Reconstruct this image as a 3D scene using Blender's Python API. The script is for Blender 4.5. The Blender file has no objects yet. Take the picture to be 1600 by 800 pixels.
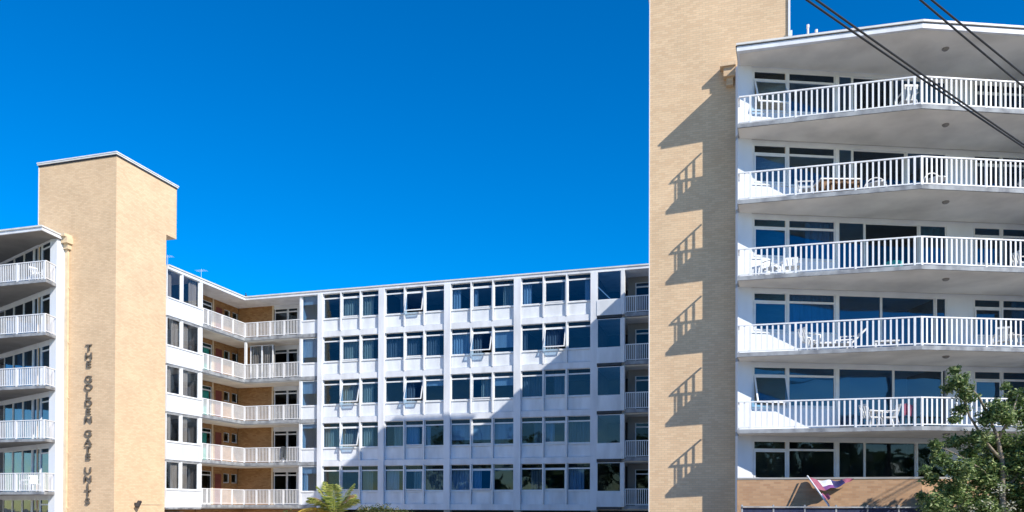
import bpy, math, random
from mathutils import Vector, Matrix, noise
random.seed(7)
R = math.radians
scene = bpy.context.scene
COL = scene.collection

# ------------------------------------------------------------------ camera
cam_d = bpy.data.cameras.new("camera")
cam_d.sensor_width = 36.0
cam_d.lens = 1250 / 1600 * 36
cam_d.shift_y = 0.2377
cam_d.clip_start = 0.1
cam_d.clip_end = 5000
cam = bpy.data.objects.new("camera", cam_d)
COL.objects.link(cam)
CAM_Z = 3.2
cam.matrix_world = Matrix.Translation((0, 0, CAM_Z)) @ Matrix.Rotation(R(90.5), 4, 'X') @ Matrix.Rotation(R(0.18), 4, 'Z')
scene.camera = cam

# ------------------------------------------------------------------ sky + sun
SUN_EL = R(36.2)
TRAV = Vector((-2.13, 2.30, 0)).normalized()        # horizontal travel of the light
SUN_AZ = math.atan2(-TRAV.x, -TRAV.y)               # compass angle of the sun from +Y towards +X
world = bpy.data.worlds.new("World")
scene.world = world
world.use_nodes = True
wn, wl = world.node_tree.nodes, world.node_tree.links
wn.clear()
sky = wn.new("ShaderNodeTexSky")
sky.sky_type = 'NISHITA'
sky.sun_disc = False
sky.sun_elevation = SUN_EL
sky.sun_rotation = SUN_AZ
sky.altitude = 0
sky.air_density = 1.0
sky.dust_density = 0.05
sky.ozone_density = 3.0
hsv = wn.new("ShaderNodeHueSaturation")
hsv.inputs['Saturation'].default_value = 1.6
hsv.inputs['Hue'].default_value = 0.508
hsv.inputs['Value'].default_value = 0.98
bg = wn.new("ShaderNodeBackground")
bg.inputs['Strength'].default_value = 0.15
wo = wn.new("ShaderNodeOutputWorld")
wl.new(sky.outputs[0], hsv.inputs['Color'])
wl.new(hsv.outputs[0], bg.inputs['Color'])
wl.new(bg.outputs[0], wo.inputs['Surface'])
sun_d = bpy.data.lights.new("sun", 'SUN')
sun_d.energy = 5.0
sun_d.angle = R(0.5)
sun_d.color = (1.0, 0.93, 0.82)
sun = bpy.data.objects.new("sun", sun_d)
COL.objects.link(sun)
sdir = Vector((TRAV.x * math.cos(SUN_EL), TRAV.y * math.cos(SUN_EL), -math.sin(SUN_EL)))
sun.rotation_euler = sdir.to_track_quat('-Z', 'Y').to_euler()
sun.location = (20, -20, 40)
scene.view_settings.view_transform = 'Standard'
scene.view_settings.look = 'None'
scene.view_settings.exposure = 0.3
scene.view_settings.gamma = 1.0
scene.cycles.max_bounces = 8
scene.cycles.transparent_max_bounces = 10

# ------------------------------------------------------------------ materials
def pmat(name, col, rough=0.7, var=0.10, scale=2.0, bump=0.0, bscale=30.0, metallic=0.0, spec=0.4, streak=0.0, dirt=None):
    m = bpy.data.materials.new(name)
    m.use_nodes = True
    n, l = m.node_tree.nodes, m.node_tree.links
    b = n["Principled BSDF"]
    b.inputs["Roughness"].default_value = rough
    b.inputs["Metallic"].default_value = metallic
    b.inputs["Specular IOR Level"].default_value = spec
    tc = n.new("ShaderNodeTexCoord")
    src = tc.outputs["Object"]
    if streak:
        mp = n.new("ShaderNodeMapping")
        mp.inputs["Scale"].default_value = (1, 1, streak)
        l.new(src, mp.inputs[0]); src = mp.outputs[0]
    nz = n.new("ShaderNodeTexNoise")
    nz.inputs["Scale"].default_value = scale
    nz.inputs["Detail"].default_value = 6
    l.new(src, nz.inputs["Vector"])
    rp = n.new("ShaderNodeValToRGB")
    dk = dirt or tuple(c * (1 - 2 * var) for c in col)
    rp.color_ramp.elements[0].position = 0.32
    rp.color_ramp.elements[0].color = (*dk, 1)
    rp.color_ramp.elements[1].position = 0.62
    rp.color_ramp.elements[1].color = (*tuple(min(1, c * (1 + var * .4)) for c in col), 1)
    l.new(nz.outputs["Fac"], rp.inputs[0])
    l.new(rp.outputs[0], b.inputs["Base Color"])
    if bump:
        nb = n.new("ShaderNodeTexNoise")
        nb.inputs["Scale"].default_value = bscale
        nb.inputs["Detail"].default_value = 4
        l.new(tc.outputs["Object"], nb.inputs["Vector"])
        bp = n.new("ShaderNodeBump")
        bp.inputs["Strength"].default_value = bump
        bp.inputs["Distance"].default_value = 0.02
        l.new(nb.outputs["Fac"], bp.inputs["Height"])
        l.new(bp.outputs[0], b.inputs["Normal"])
    return m

def brickmat(name, c1, c2, mortar, var=0.5):
    m = bpy.data.materials.new(name)
    m.use_nodes = True
    n, l = m.node_tree.nodes, m.node_tree.links
    b = n["Principled BSDF"]
    b.inputs["Roughness"].default_value = 0.85
    b.inputs["Specular IOR Level"].default_value = 0.2
    tc = n.new("ShaderNodeTexCoord")
    br = n.new("ShaderNodeTexBrick")
    br.inputs["Scale"].default_value = 1.0
    br.inputs["Brick Width"].default_value = 0.24
    br.inputs["Row Height"].default_value = 0.086
    br.inputs["Mortar Size"].default_value = 0.006
    br.inputs["Mortar Smooth"].default_value = 0.3
    br.inputs["Bias"].default_value = -0.2
    br.inputs["Color1"].default_value = (*c1, 1)
    br.inputs["Color2"].default_value = (*c2, 1)
    br.inputs["Mortar"].default_value = (*mortar, 1)
    l.new(tc.outputs["UV"], br.inputs["Vector"])
    nz = n.new("ShaderNodeTexNoise")
    nz.inputs["Scale"].default_value = 0.55
    nz.inputs["Detail"].default_value = 7
    nz.inputs["Roughness"].default_value = 0.6
    l.new(tc.outputs["Object"], nz.inputs["Vector"])
    mr = n.new("ShaderNodeMapRange")
    mr.inputs["From Min"].default_value = 0.3
    mr.inputs["From Max"].default_value = 0.7
    mr.inputs["To Min"].default_value = 0.90
    mr.inputs["To Max"].default_value = 1.06
    l.new(nz.outputs["Fac"], mr.inputs["Value"])
    mx = n.new("ShaderNodeVectorMath"); mx.operation = 'SCALE'
    l.new(br.outputs["Color"], mx.inputs[0]); l.new(mr.outputs[0], mx.inputs["Scale"])
    l.new(mx.outputs[0], b.inputs["Base Color"])
    bp = n.new("ShaderNodeBump"); bp.invert = True
    bp.inputs["Strength"].default_value = 0.15
    bp.inputs["Distance"].default_value = 0.01
    l.new(br.outputs["Fac"], bp.inputs["Height"])
    l.new(bp.outputs[0], b.inputs["Normal"])
    return m

def glassmat(name, tint=(0.40, 0.50, 0.55), ior=1.9, wav=0.03):
    m = bpy.data.materials.new(name)
    m.use_nodes = True
    n, l = m.node_tree.nodes, m.node_tree.links
    n.clear()
    out = n.new("ShaderNodeOutputMaterial")
    tr = n.new("ShaderNodeBsdfTransparent"); tr.inputs[0].default_value = (*tint, 1)
    gl = n.new("ShaderNodeBsdfGlossy"); gl.inputs["Roughness"].default_value = 0.02
    gl.inputs["Color"].default_value = (0.72, 0.88, 1.0, 1)
    fr = n.new("ShaderNodeFresnel")
    ge = n.new("ShaderNodeNewGeometry"); ma = n.new("ShaderNodeMath"); ma.operation = 'MULTIPLY_ADD'
    ma.inputs[1].default_value = 1 / ior - ior; ma.inputs[2].default_value = ior      # a thin pane reflects alike from both faces
    l.new(ge.outputs["Backfacing"], ma.inputs[0]); l.new(ma.outputs[0], fr.inputs["IOR"])
    mx = n.new("ShaderNodeMixShader")
    tc = n.new("ShaderNodeTexCoord")
    nz = n.new("ShaderNodeTexNoise"); nz.inputs["Scale"].default_value = 0.9; nz.inputs["Detail"].default_value = 1
    bp = n.new("ShaderNodeBump"); bp.inputs["Strength"].default_value = wav; bp.inputs["Distance"].default_value = 0.3
    l.new(tc.outputs["Object"], nz.inputs["Vector"]); l.new(nz.outputs["Fac"], bp.inputs["Height"])
    l.new(bp.outputs[0], gl.inputs["Normal"])
    l.new(fr.outputs[0], mx.inputs[0]); l.new(tr.outputs[0], mx.inputs[1]); l.new(gl.outputs[0], mx.inputs[2])
    l.new(mx.outputs[0], out.inputs[0])
    return m

M = {}
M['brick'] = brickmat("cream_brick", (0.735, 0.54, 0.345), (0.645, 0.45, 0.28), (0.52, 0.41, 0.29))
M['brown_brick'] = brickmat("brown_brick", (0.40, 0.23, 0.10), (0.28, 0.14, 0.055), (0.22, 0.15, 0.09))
M['orange_brick'] = brickmat("orange_brick", (0.54, 0.34, 0.20), (0.42, 0.245, 0.14), (0.44, 0.32, 0.22))
M['white'] = pmat("white_paint", (0.74, 0.77, 0.82), 0.6, 0.08, 1.8, streak=0.25)
M['panel'] = pmat("white_spandrel_paint", (0.76, 0.80, 0.85), 0.6, 0.10, 1.4, bump=0.15, bscale=12, streak=0.3)
M['render'] = pmat("white_render", (0.72, 0.76, 0.82), 0.8, 0.07, 0.8, bump=0.25, bscale=60, streak=0.3)
M['frame'] = pmat("white_metal_frame", (0.74, 0.76, 0.78), 0.45, 0.05, 3)
M['rail'] = pmat("white_rail_paint", (0.80, 0.81, 0.83), 0.45, 0.05, 2)
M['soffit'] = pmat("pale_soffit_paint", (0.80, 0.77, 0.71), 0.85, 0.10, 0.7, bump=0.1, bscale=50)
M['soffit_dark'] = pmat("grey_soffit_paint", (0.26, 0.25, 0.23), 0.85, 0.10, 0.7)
M['slab'] = pmat("grey_slab_edge", (0.33, 0.35, 0.37), 0.8, 0.14, 2.5, dirt=(0.17, 0.18, 0.20))
M['floor'] = pmat("balcony_tile", (0.45, 0.42, 0.38), 0.6, 0.08, 2)
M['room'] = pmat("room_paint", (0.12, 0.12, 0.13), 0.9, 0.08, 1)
M['curtain'] = pmat("beige_curtain", (0.62, 0.53, 0.38), 0.9, 0.10, 4, streak=0.1)
M['curtain_white'] = pmat("pale_curtain", (0.62, 0.66, 0.68), 0.9, 0.10, 4, streak=0.1)
M['curtain_grey'] = pmat("grey_curtain", (0.27, 0.26, 0.25), 0.9, 0.12, 4, streak=0.1)
M['curtain_brown'] = pmat("brown_curtain", (0.10, 0.085, 0.075), 0.9, 0.2, 4, streak=0.1)
M['curtain_teal'] = pmat("teal_curtain", (0.06, 0.62, 0.52), 0.9, 0.10, 4, streak=0.1)
M['curtain_red'] = pmat("red_curtain", (0.45, 0.10, 0.14), 0.9, 0.10, 4, streak=0.1)
M['glass'] = glassmat("window_glass", (0.60, 0.73, 0.84), 1.5)
M['glass_blue'] = glassmat("blue_tinted_glass", (0.34, 0.58, 0.74), 1.6)
M['glass_dark'] = glassmat("dark_window_glass", (0.42, 0.47, 0.52), 1.4)
M['cap'] = pmat("roof_capping", (0.70, 0.70, 0.68), 0.5, 0.08, 2)
M['roof'] = pmat("roof_membrane", (0.35, 0.35, 0.35), 0.9, 0.1, 1)
M['pipe'] = pmat("cream_pipe_paint", (0.68, 0.55, 0.38), 0.5, 0.08, 3)
M['letter'] = pmat("aged_bronze_letter", (0.17, 0.145, 0.12), 0.5, 0.2, 6, metallic=0.3)
M['black'] = pmat("black_cable", (0.02, 0.02, 0.022), 0.6, 0.1, 4)
M['darkmetal'] = pmat("dark_metal", (0.06, 0.06, 0.065), 0.5, 0.15, 5, metallic=0.4)
M['plastic'] = pmat("white_plastic", (0.80, 0.80, 0.79), 0.4, 0.04, 4)
M['timber'] = pmat("brown_timber", (0.25, 0.14, 0.07), 0.7, 0.2, 8)
M['navy'] = pmat("navy_shade_cloth", (0.02, 0.03, 0.08), 0.8, 0.2, 6, bump=0.3, bscale=80)
M['grey_cloth'] = pmat("dark_grey_towel", (0.07, 0.08, 0.09), 0.95, 0.2, 9)
M['purple'] = pmat("purple_cloth", (0.20, 0.07, 0.24), 0.9, 0.2, 6)
M['pinkcloth'] = pmat("faded_red_cloth", (0.38, 0.12, 0.18), 0.9, 0.1, 6)
M['teal_dark'] = pmat("navy_cloth", (0.05, 0.05, 0.18), 0.9, 0.25, 5)
M['teal_cloth'] = pmat("teal_cloth", (0.05, 0.45, 0.42), 0.9, 0.1, 6)
M['bark'] = pmat("pale_bark", (0.30, 0.25, 0.19), 0.9, 0.2, 7, bump=0.5, bscale=30)
M['ground'] = pmat("worn_concrete_ground", (0.41, 0.355, 0.29), 0.95, 0.12, 0.4, bump=0.3, bscale=20)
M['concrete'] = pmat("concrete", (0.38, 0.37, 0.35), 0.9, 0.1, 1.0)
M['pole'] = pmat("weathered_pole", (0.20, 0.16, 0.12), 0.9, 0.2, 5, streak=0.1)
M['door'] = pmat("dark_red_door", (0.20, 0.05, 0.04), 0.6, 0.1, 3)
M['fitting'] = pmat("grey_fitting", (0.25, 0.24, 0.23), 0.6, 0.1, 4)
M['glass_clear'] = glassmat("clear_glass", (0.90, 0.90, 0.90), 1.45)
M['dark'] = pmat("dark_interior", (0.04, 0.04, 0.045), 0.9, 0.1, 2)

def leafmat(name, c1, c2, c3):
    m = bpy.data.materials.new(name); m.use_nodes = True
    n, l = m.node_tree.nodes, m.node_tree.links
    b = n["Principled BSDF"]; b.inputs["Roughness"].default_value = 0.5
    g = n.new("ShaderNodeNewGeometry")
    rp = n.new("ShaderNodeValToRGB")
    rp.color_ramp.elements[0].color = (*c1, 1); rp.color_ramp.elements[1].color = (*c3, 1)
    e = rp.color_ramp.elements.new(0.55); e.color = (*c2, 1)
    l.new(g.outputs["Random Per Island"], rp.inputs[0]); l.new(rp.outputs[0], b.inputs["Base Color"])
    t = n.new("ShaderNodeBsdfTranslucent"); l.new(rp.outputs[0], t.inputs[0])
    mx = n.new("ShaderNodeMixShader"); mx.inputs[0].default_value = 0.3
    l.new(b.outputs[0], mx.inputs[1]); l.new(t.outputs[0], mx.inputs[2])
    l.new(mx.outputs[0], n["Material Output"].inputs[0])
    return m
M['leaf'] = leafmat("tree_leaf", (0.02, 0.06, 0.02), (0.12, 0.20, 0.05), (0.42, 0.48, 0.20))
M['palm'] = leafmat("palm_leaf", (0.07, 0.12, 0.02), (0.28, 0.33, 0.06), (0.55, 0.52, 0.16))
M['palm_yellow'] = leafmat("yellowing_palm_leaf", (0.35, 0.22, 0.03), (0.55, 0.38, 0.05), (0.60, 0.48, 0.15))
M['palm_dry'] = leafmat("dry_palm_leaf", (0.25, 0.15, 0.07), (0.42, 0.28, 0.15), (0.50, 0.38, 0.22))
M['hedge'] = leafmat("hedge_leaf", (0.02, 0.05, 0.015), (0.09, 0.13, 0.03), (0.30, 0.24, 0.09))
M['flower'] = leafmat("white_flower", (0.5, 0.5, 0.35), (0.65, 0.63, 0.5), (0.75, 0.74, 0.66))

# ------------------------------------------------------------------ mesh helpers
class MB:
    """collects boxes, prisms and tubes and links them as ONE mesh object"""
    def __init__(self, F=None):
        self.v, self.f, self.F = [], [], F
    def _add(self, vs, fs):
        o = len(self.v)
        for p in vs:
            p = Vector(p)
            self.v.append(self.F @ p if self.F else p)
        self.f += [tuple(i + o for i in q) for q in fs]
        return self
    def box(self, x0, x1, y0, y1, z0, z1):
        vs = [(x0,y0,z0),(x1,y0,z0),(x1,y1,z0),(x0,y1,z0),(x0,y0,z1),(x1,y0,z1),(x1,y1,z1),(x0,y1,z1)]
        return self._add(vs, [(0,3,2,1),(4,5,6,7),(0,1,5,4),(1,2,6,5),(2,3,7,6),(3,0,4,7)])
    def prism(self, pts, z0, z1):            # pts counter-clockwise
        n = len(pts)
        vs = [(x, y, z0) for x, y in pts] + [(x, y, z1) for x, y in pts]
        fs = [tuple(reversed(range(n))), tuple(range(n, 2 * n))]
        fs += [(i, (i + 1) % n, n + (i + 1) % n, n + i) for i in range(n)]
        return self._add(vs, fs)
    def bar(self, a, b, w, h):               # box beam from a to b; w across (horizontal), h vertical
        a, b = Vector(a), Vector(b)
        d = (b - a).normalized()
        s = d.cross(Vector((0, 0, 1)))
        if s.length < 1e-4: s = Vector((1, 0, 0))
        s.normalize(); u = s.cross(d)
        vs = []
        for p in (a, b):
            for i, j in ((-1,-1),(1,-1),(1,1),(-1,1)):
                vs.append(p + s * (w / 2 * i) + u * (h / 2 * j))
        return self._add(vs, [(0,3,2,1),(4,5,6,7),(0,1,5,4),(1,2,6,5),(2,3,7,6),(3,0,4,7)])
    def tube(self, path, rad, n=8, caps=True):
        path = [Vector(p) for p in path]
        rs = rad if isinstance(rad, (list, tuple)) else [rad] * len(path)
        vs, fs = [], []
        for i, p in enumerate(path):
            d = (path[min(i + 1, len(path) - 1)] - path[max(i - 1, 0)]).normalized()
            s = d.cross(Vector((0, 0, 1)))
            if s.length < 1e-3: s = Vector((1, 0, 0))
            s.normalize(); u = s.cross(d)
            for k in range(n):
                a = 2 * math.pi * k / n
                vs.append(p + (s * math.cos(a) + u * math.sin(a)) * rs[i])
        for i in range(len(path) - 1):
            for k in range(n):
                fs.append((i*n+k, i*n+(k+1)%n, (i+1)*n+(k+1)%n, (i+1)*n+k))
        if caps:
            fs.append(tuple(reversed(range(n)))); fs.append(tuple(range((len(path)-1)*n, len(path)*n)))
        return self._add(vs, fs)
    def lathe(self, prof, c=(0, 0, 0), n=16):
        vs, fs = [], []
        for r, z in prof:
            for k in range(n):
                a = 2 * math.pi * k / n
                vs.append((c[0] + r * math.cos(a), c[1] + r * math.sin(a), c[2] + z))
        for i in range(len(prof) - 1):
            for k in range(n):
                fs.append((i*n+k, i*n+(k+1)%n, (i+1)*n+(k+1)%n, (i+1)*n+k))
        fs.append(tuple(reversed(range(n)))); fs.append(tuple(range((len(prof)-1)*n, len(prof)*n)))
        return self._add(vs, fs)
    def mesh(self, name, mat, smooth=False):
        me = bpy.data.meshes.new(name)
        me.from_pydata([tuple(p) for p in self.v], [], self.f)
        uv = me.uv_layers.new(name="UVMap")
        for poly in me.polygons:
            nx, ny, nz = poly.normal
            for li in poly.loop_indices:
                co = me.vertices[me.loops[li].vertex_index].co
                if abs(nz) > 0.7:
                    uv.data[li].uv = (co.x, co.y)
                else:
                    h = math.hypot(nx, ny) or 1
                    uv.data[li].uv = ((-ny * co.x + nx * co.y) / h, co.z)
            poly.use_smooth = smooth
        me.materials.append(mat)
        return me
    def build(self, name, mat, parent=None, smooth=False, **props):
        return link(name, self.mesh(name, mat, smooth), parent, **props)

def link(name, me, parent=None, loc=None, rz=None, **props):
    o = bpy.data.objects.new(name, me)
    COL.objects.link(o)
    if parent: o.parent = parent
    if loc is not None: o.location = loc
    if rz is not None: o.rotation_euler = (0, 0, rz)
    for k, v in props.items(): o[k] = v
    return o

def thing(name, label, cat, loc=(0, 0, 0), rz=0.0, group=None):
    o = bpy.data.objects.new(name, None)
    COL.objects.link(o)
    o.empty_display_size = 0.3
    o.location = loc; o.rotation_euler = (0, 0, rz)
    o['label'] = label; o['category'] = cat
    if group: o['group'] = group
    return o

def copy_tree(o, parent=None):
    c = o.copy(); COL.objects.link(c); c.parent = parent
    for ch in list(o.children): copy_tree(ch, c)
    return c

def FR(x, y, ang=0.0, z=0.0):
    return Matrix.Translation((x, y, z)) @ Matrix.Rotation(ang, 4, 'Z')

def w2l(root_loc, root_rz, x, y):
    v = Matrix.Rotation(-root_rz, 3, 'Z') @ Vector((x - root_loc[0], y - root_loc[1], 0))
    return v.x, v.y

# ------------------------------------------------------------------ layout (metres)
AX = R(-16.3)                                   # the wing's long facade runs along this direction
KP = (-18.02, 53.7, 0)                          # inner corner of the two wings
TLP = (-21.24, 42.70, 0)                        # right front corner of the left tower
TRP = (5.43, 31.70, 0)                          # left front corner of the right tower
BLP = (8.50, 30.04, 0)                          # left end of the window wall of the right block
BX = R(5.66)

# ------------------------------------------------------------------ window builder
def sheet(F, x0, x1, y, z0, z1, amp=0.04, wl_=0.16):
    mb = MB(F)
    n = max(6, int((x1 - x0) / wl_ * 6))
    vs = []
    for i in range(n + 1):
        x = x0 + (x1 - x0) * i / n
        yy = y + amp * math.sin(i / 6 * 2 * math.pi) + 0.012 * math.sin(i * 1.7)
        vs += [(x, yy, z0), (x, yy, z1)]
    mb._add(vs, [(2*i, 2*i+2, 2*i+3, 2*i+1) for i in range(n)])
    return mb

def window(root, F, x0, x1, z0, z1, tz=None, sash=None, glass='glass', curtain=None, fw=0.05, yg=0.05, toplight=True, blind=0.0):
    """outer frame with optional transom bar at height tz (its underside) and a sash below it that tilts out by 'sash' degrees"""
    mb = MB(F)
    y0, y1 = yg - 0.035, yg + 0.035
    mb.box(x0, x0 + fw, y0, y1, z0, z1).box(x1 - fw, x1, y0, y1, z0, z1)
    mb.box(x0 + fw, x1 - fw, y0, y1, z0, z0 + fw).box(x0 + fw, x1 - fw, y0, y1, z1 - fw * .6, z1)
    if tz: mb.box(x0 + fw, x1 - fw, y0 - 0.01, y1 + .01, tz, tz + 0.08)
    w = mb.build('window', M['frame'], root)
    top = tz if tz else z1 - fw * .6
    g = M[glass]
    if tz:
        MB(F).box(x0 + fw, x1 - fw, yg - .003, yg + .003, tz + 0.08, z1 - fw * .6).build('top_light', M['glass_dark'] if glass != 'glass_blue' else g, w)
    if sash is None:
        MB(F).box(x0 + fw, x1 - fw, yg - .003, yg + .003, z0 + fw, top).build('pane', g, w)
    else:
        h = top - (z0 + fw)
        S = F @ Matrix.Translation((0, yg - 0.045, top)) @ Matrix.Rotation(R(-sash), 4, 'X')
        s = MB(S)
        a, b_ = x0 + fw - .02, x1 - fw + .02
        s.box(a, a + .055, -.02, .02, -h, 0).box(b_ - .055, b_, -.02, .02, -h, 0)
        s.box(a + .055, b_ - .055, -.02, .02, -h, -h + .06).box(a + .055, b_ - .055, -.02, .02, -.05, 0)
        s.build('sash', M['frame'], w)
        MB(S).box(a + .055, b_ - .055, -.003, .003, -h + .06, -.05).build('pane', g, w)
    if curtain:
        mname, f0, f1 = curtain
        W_ = x1 - x0
        sheet(F, x0 + W_ * f0 + .01, x0 + W_ * f1 - .01, yg + 0.16, z0 - .05, z1 - .02).build('curtain', M[mname], w)
    if blind:
        MB(F).box(x0 + .03, x1 - .03, yg + .08, yg + .09, z1 - (z1 - z0) * blind, z1 - .02).build('blind', M['curtain_white'], w)
    return w

# ------------------------------------------------------------------ balcony railing builder
_meshcache = {}
def bal_mesh(w, d, h, mat='rail'):
    key = (w, d, h)
    if key not in _meshcache:
        _meshcache[key] = MB().box(-w/2, w/2, -d/2, d/2, 0, h).mesh('baluster', M[mat])
    return _meshcache[key]

def railing(parent, pts, z, h, posts, bspace, bw, single=True, post_w=0.07, rail_h=0.045, zb=0.05, wpost=None):
    """pts: polyline in the parent's space; posts: list per segment of distances along it"""
    hr = MB(); br = MB(); stuff = MB()
    for si in range(len(pts) - 1):
        a, b = Vector((*pts[si], 0)), Vector((*pts[si+1], 0))
        L_ = (b - a).length
        d = (b - a) / L_
        ang = math.atan2(d.y, d.x)
        e = 0.0
        hr.bar(a + Vector((0,0,z+h-rail_h/2)), b + Vector((0,0,z+h-rail_h/2)), 0.06, rail_h)
        br.bar(a + Vector((0,0,z+zb+.02)), b + Vector((0,0,z+zb+.02)), 0.035, 0.04)
        ps = posts[si]
        for p in ps:
            q = a + d * p
            link('post', bal_mesh(post_w, 0.06, h - rail_h + .0), parent, loc=(q.x, q.y, z), rz=ang)
        marks = sorted(set([0.0] + list(ps) + [L_]))
        for i in range(len(marks) - 1):
            s0, s1 = marks[i], marks[i+1]
            nb = max(1, int(round((s1 - s0) / bspace)))
            for k in range(1, nb):
                q = a + d * (s0 + (s1 - s0) * k / nb)
                if single:
                    link('baluster', bal_mesh(bw, 0.014, h - rail_h - zb - .04), parent, loc=(q.x, q.y, z + zb + .04), rz=ang)
                else:
                    F_ = FR(q.x, q.y, ang)
                    o = MB(F_); o.box(-bw/2, bw/2, -.007, .007, z + zb + .04, z + h - rail_h)
                    stuff._add(o.v, o.f)
    hr.build('handrail', M['rail'], parent)
    br.build('bottom_rail', M['rail'], parent)
    if stuff.v:
        stuff.build('balusters', M['rail'], parent, kind='stuff')

# ================================================================== GROUND
MB().box(-600, 600, -300, 900, -0.5, 0).build('ground', M['ground'], kind='structure')
MB().prism([(-24, 6), (26, 12), (27, 17), (-24, 11)], 0.0, 0.13).build('pavement', M['concrete'], kind='structure')

# ================================================================== CENTRAL WING  (K frame: x along the long facade, -y outwards)
wing = thing('apartment_wing', 'long white five storey apartment wing with rows of windows joining the two brick towers', 'building', KP, AX)
HEAD0 = 5.77
FH = 2.80
X_END = 30.55
FC = FR(0, 0, 0)
FL = FR(0, 0, R(90))                             # x' along +y, y' = -x (inwards) : facade of the left arm
# structure: floors, rooms, roof
REC = 1.7                                        # depth of the recessed gallery
for k in range(5):
    zf = HEAD0 - FH + 0.30 + FH * k              # finished floor level of this storey
    # floor slab of both arms
    pts = [(-9, -7.5), (-0.10, -7.5), (-0.10, -4.43), (-.02, -4.43), (-.02, 0.02), (4.2, 0.02), (4.2, 0.12), (X_END, 0.12), (X_END, 9), (-9, 9)]
    MB().prism(pts, zf - 0.28, zf).build('floor_slab', M['soffit'], wing)
    # room back walls
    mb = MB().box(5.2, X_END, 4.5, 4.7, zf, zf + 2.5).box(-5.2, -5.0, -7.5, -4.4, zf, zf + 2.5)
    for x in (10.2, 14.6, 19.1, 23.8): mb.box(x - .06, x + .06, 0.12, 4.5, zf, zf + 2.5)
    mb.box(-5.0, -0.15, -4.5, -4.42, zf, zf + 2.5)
    mb.build('room_wall', M['room'], wing)
mb = MB().prism([(-9, -7.55), (0.12, -7.55), (0.12, -0.14), (X_END, -0.14), (X_END, 9), (-9, 9)], 16.97, 17.14)
mb.build('roof', M['white'], wing)
MB().prism([(-9.1, -7.53), (0.17, -7.53), (0.17, -0.19), (X_END, -0.19), (X_END, 9.1), (-9.1, 9.1)], 17.143, 17.22).build('roof_capping', M['cap'], wing)
MB().box(-9.0, X_END, 9.0, 9.2, 0, 16.96).box(-9.2, -9.0, -7.5, 9.2, 0, 16.96).build('rear_wall', M['render'], wing)

# long facade -------------------------------------------------------
bays = [((5.94, 7.25), (7.25, 8.64), (8.64, 9.95)), ((10.35, 11.71), (11.71, 13.04), (13.04, 14.40)),
        ((14.81, 16.15), (16.15, 17.55), (17.55, 18.90)), ((19.34, 20.73), (20.73, 22.15), (22.15, 23.60))]
pil = [(5.61, 5.94), (9.95, 10.35), (14.40, 14.81), (18.90, 19.34), (23.60, 23.98)]
open_sash = {(4, 1): 14, (3, 2): 20, (3, 3): 17, (2, 0): 16, (2, 1): 18, (1, 0): 16, (0, 2): 7, (0, 1): 3, (1, 1): 2, (2, 2): 2, (0, 0): 2}
for k in range(5):
    b = HEAD0 - FH + FH * k
    MB().box(5.61, 23.98, -0.11, 0.118, b, b + 0.36).build('floor_band', M['white'], wing)
    MB().box(4.10, 5.61, -0.02, 0.018, b + 0.06, b + 0.30).build('floor_band', M['slab'], wing)
    for bi, bay in enumerate(bays):
        for pi, (x0, x1) in enumerate(bay):
            a0 = x0 + (0.04 if pi else 0); a1 = x1 - (0.04 if pi < 2 else 0)
            s = MB(FC).box(a0 + .03, a1 - .03, 0.0, 0.08, b + .40, b + 1.10).box(a0, a1, 0.03, 0.10, b + .36, b + 1.12)
            s.build('spandrel_panel', M['panel'], wing)
            MB(FC).box(a0, a1, -0.05, 0.11, b + 1.12, b + 1.19).build('window_sill', M['frame'], wing)
            cur = None; bl = 0.0
            rr = random.random()
            if bi == 0:
                cur = ('curtain', 0, 1) if (rr < .6 or pi == 2) and k != 4 or pi == 1 else None
                if k < 1 and pi < 2: cur = None
                if pi == 2: cur = ('curtain', 0, .6)
            elif rr < .40: cur = (random.choice(('curtain_white', 'curtain_grey')), 0, random.choice((.25, .45, .7, 1)))
            elif rr < .60: cur = (random.choice(('curtain_white', 'curtain_grey', 'curtain')), random.choice((.4, .55, .7)), 1)
            elif rr < .78: bl = random.choice((.25, .4, .5, .8))
            window(wing, FC, a0, a1, b + 1.19, b + FH, tz=b + 2.46, sash=(open_sash.get((k, bi), 0.0) if pi == 1 else None), curtain=cur, blind=bl, yg=0.05)
            if pi < 2:
                MB(FC).box(x1 - .04, x1 + .04, -0.15, 0.10, b + .36, b + FH).build('mullion', M['frame'], wing)
    # single wide window beside the gallery
    MB(FC).box(4.36, 5.61, 0.0, .10, b + .30, b + 1.10).build('spandrel_panel', M['panel'], wing)
    MB(FC).box(4.36, 5.61, -0.04, .10, b + 1.10, b + 1.16).build('window_sill', M['frame'], wing)
    window(wing, FC, 4.36, 5.61, b + 1.16, b + FH, curtain=('curtain_white', 0, .3) if k == 0 else None, blind=(.28, .18, .5, .75, .35)[k])
    MB(FC).box(4.20, 4.36, -0.04, .12, b + .30, b + FH).build('post', M['frame'], wing)
    # enclosed bay at the right end, a little proud of the facade
    MB(FC).box(23.98, 25.40, -0.22, -0.12, b + .22, b + 1.10).box(23.98, 25.40, -.12, .118, b + .22, b + .30).build('spandrel_panel', M['panel'], wing)
    MB(FC).box(23.98, 25.40, -0.20, 0.118, b + .06, b + .218).build('floor_band', M['darkmetal'], wing)  # dark strip paints in the shadow line under the proud bay
    window(wing, FC, 23.98, 25.40, b + 1.10, b + FH, glass='glass_dark' if k == 0 else 'glass', yg=-0.15)
    MB(FC).box(25.40, 25.60, -0.24, .12, b + .22, b + FH).build('post', M['frame'], wing)
for x0, x1 in pil:
    MB(FC).box(x0, x1, -0.19, 0.117, HEAD0 - FH + .01, 16.965).build('pilaster', M['white'], wing)
# diagonal stay behind the top right pane
MB(FC).bar((24.02, -0.08, 16.1), (24.75, -0.08, 15.35), .04, .06).build('window_stay', M['frame'], wing)

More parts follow.
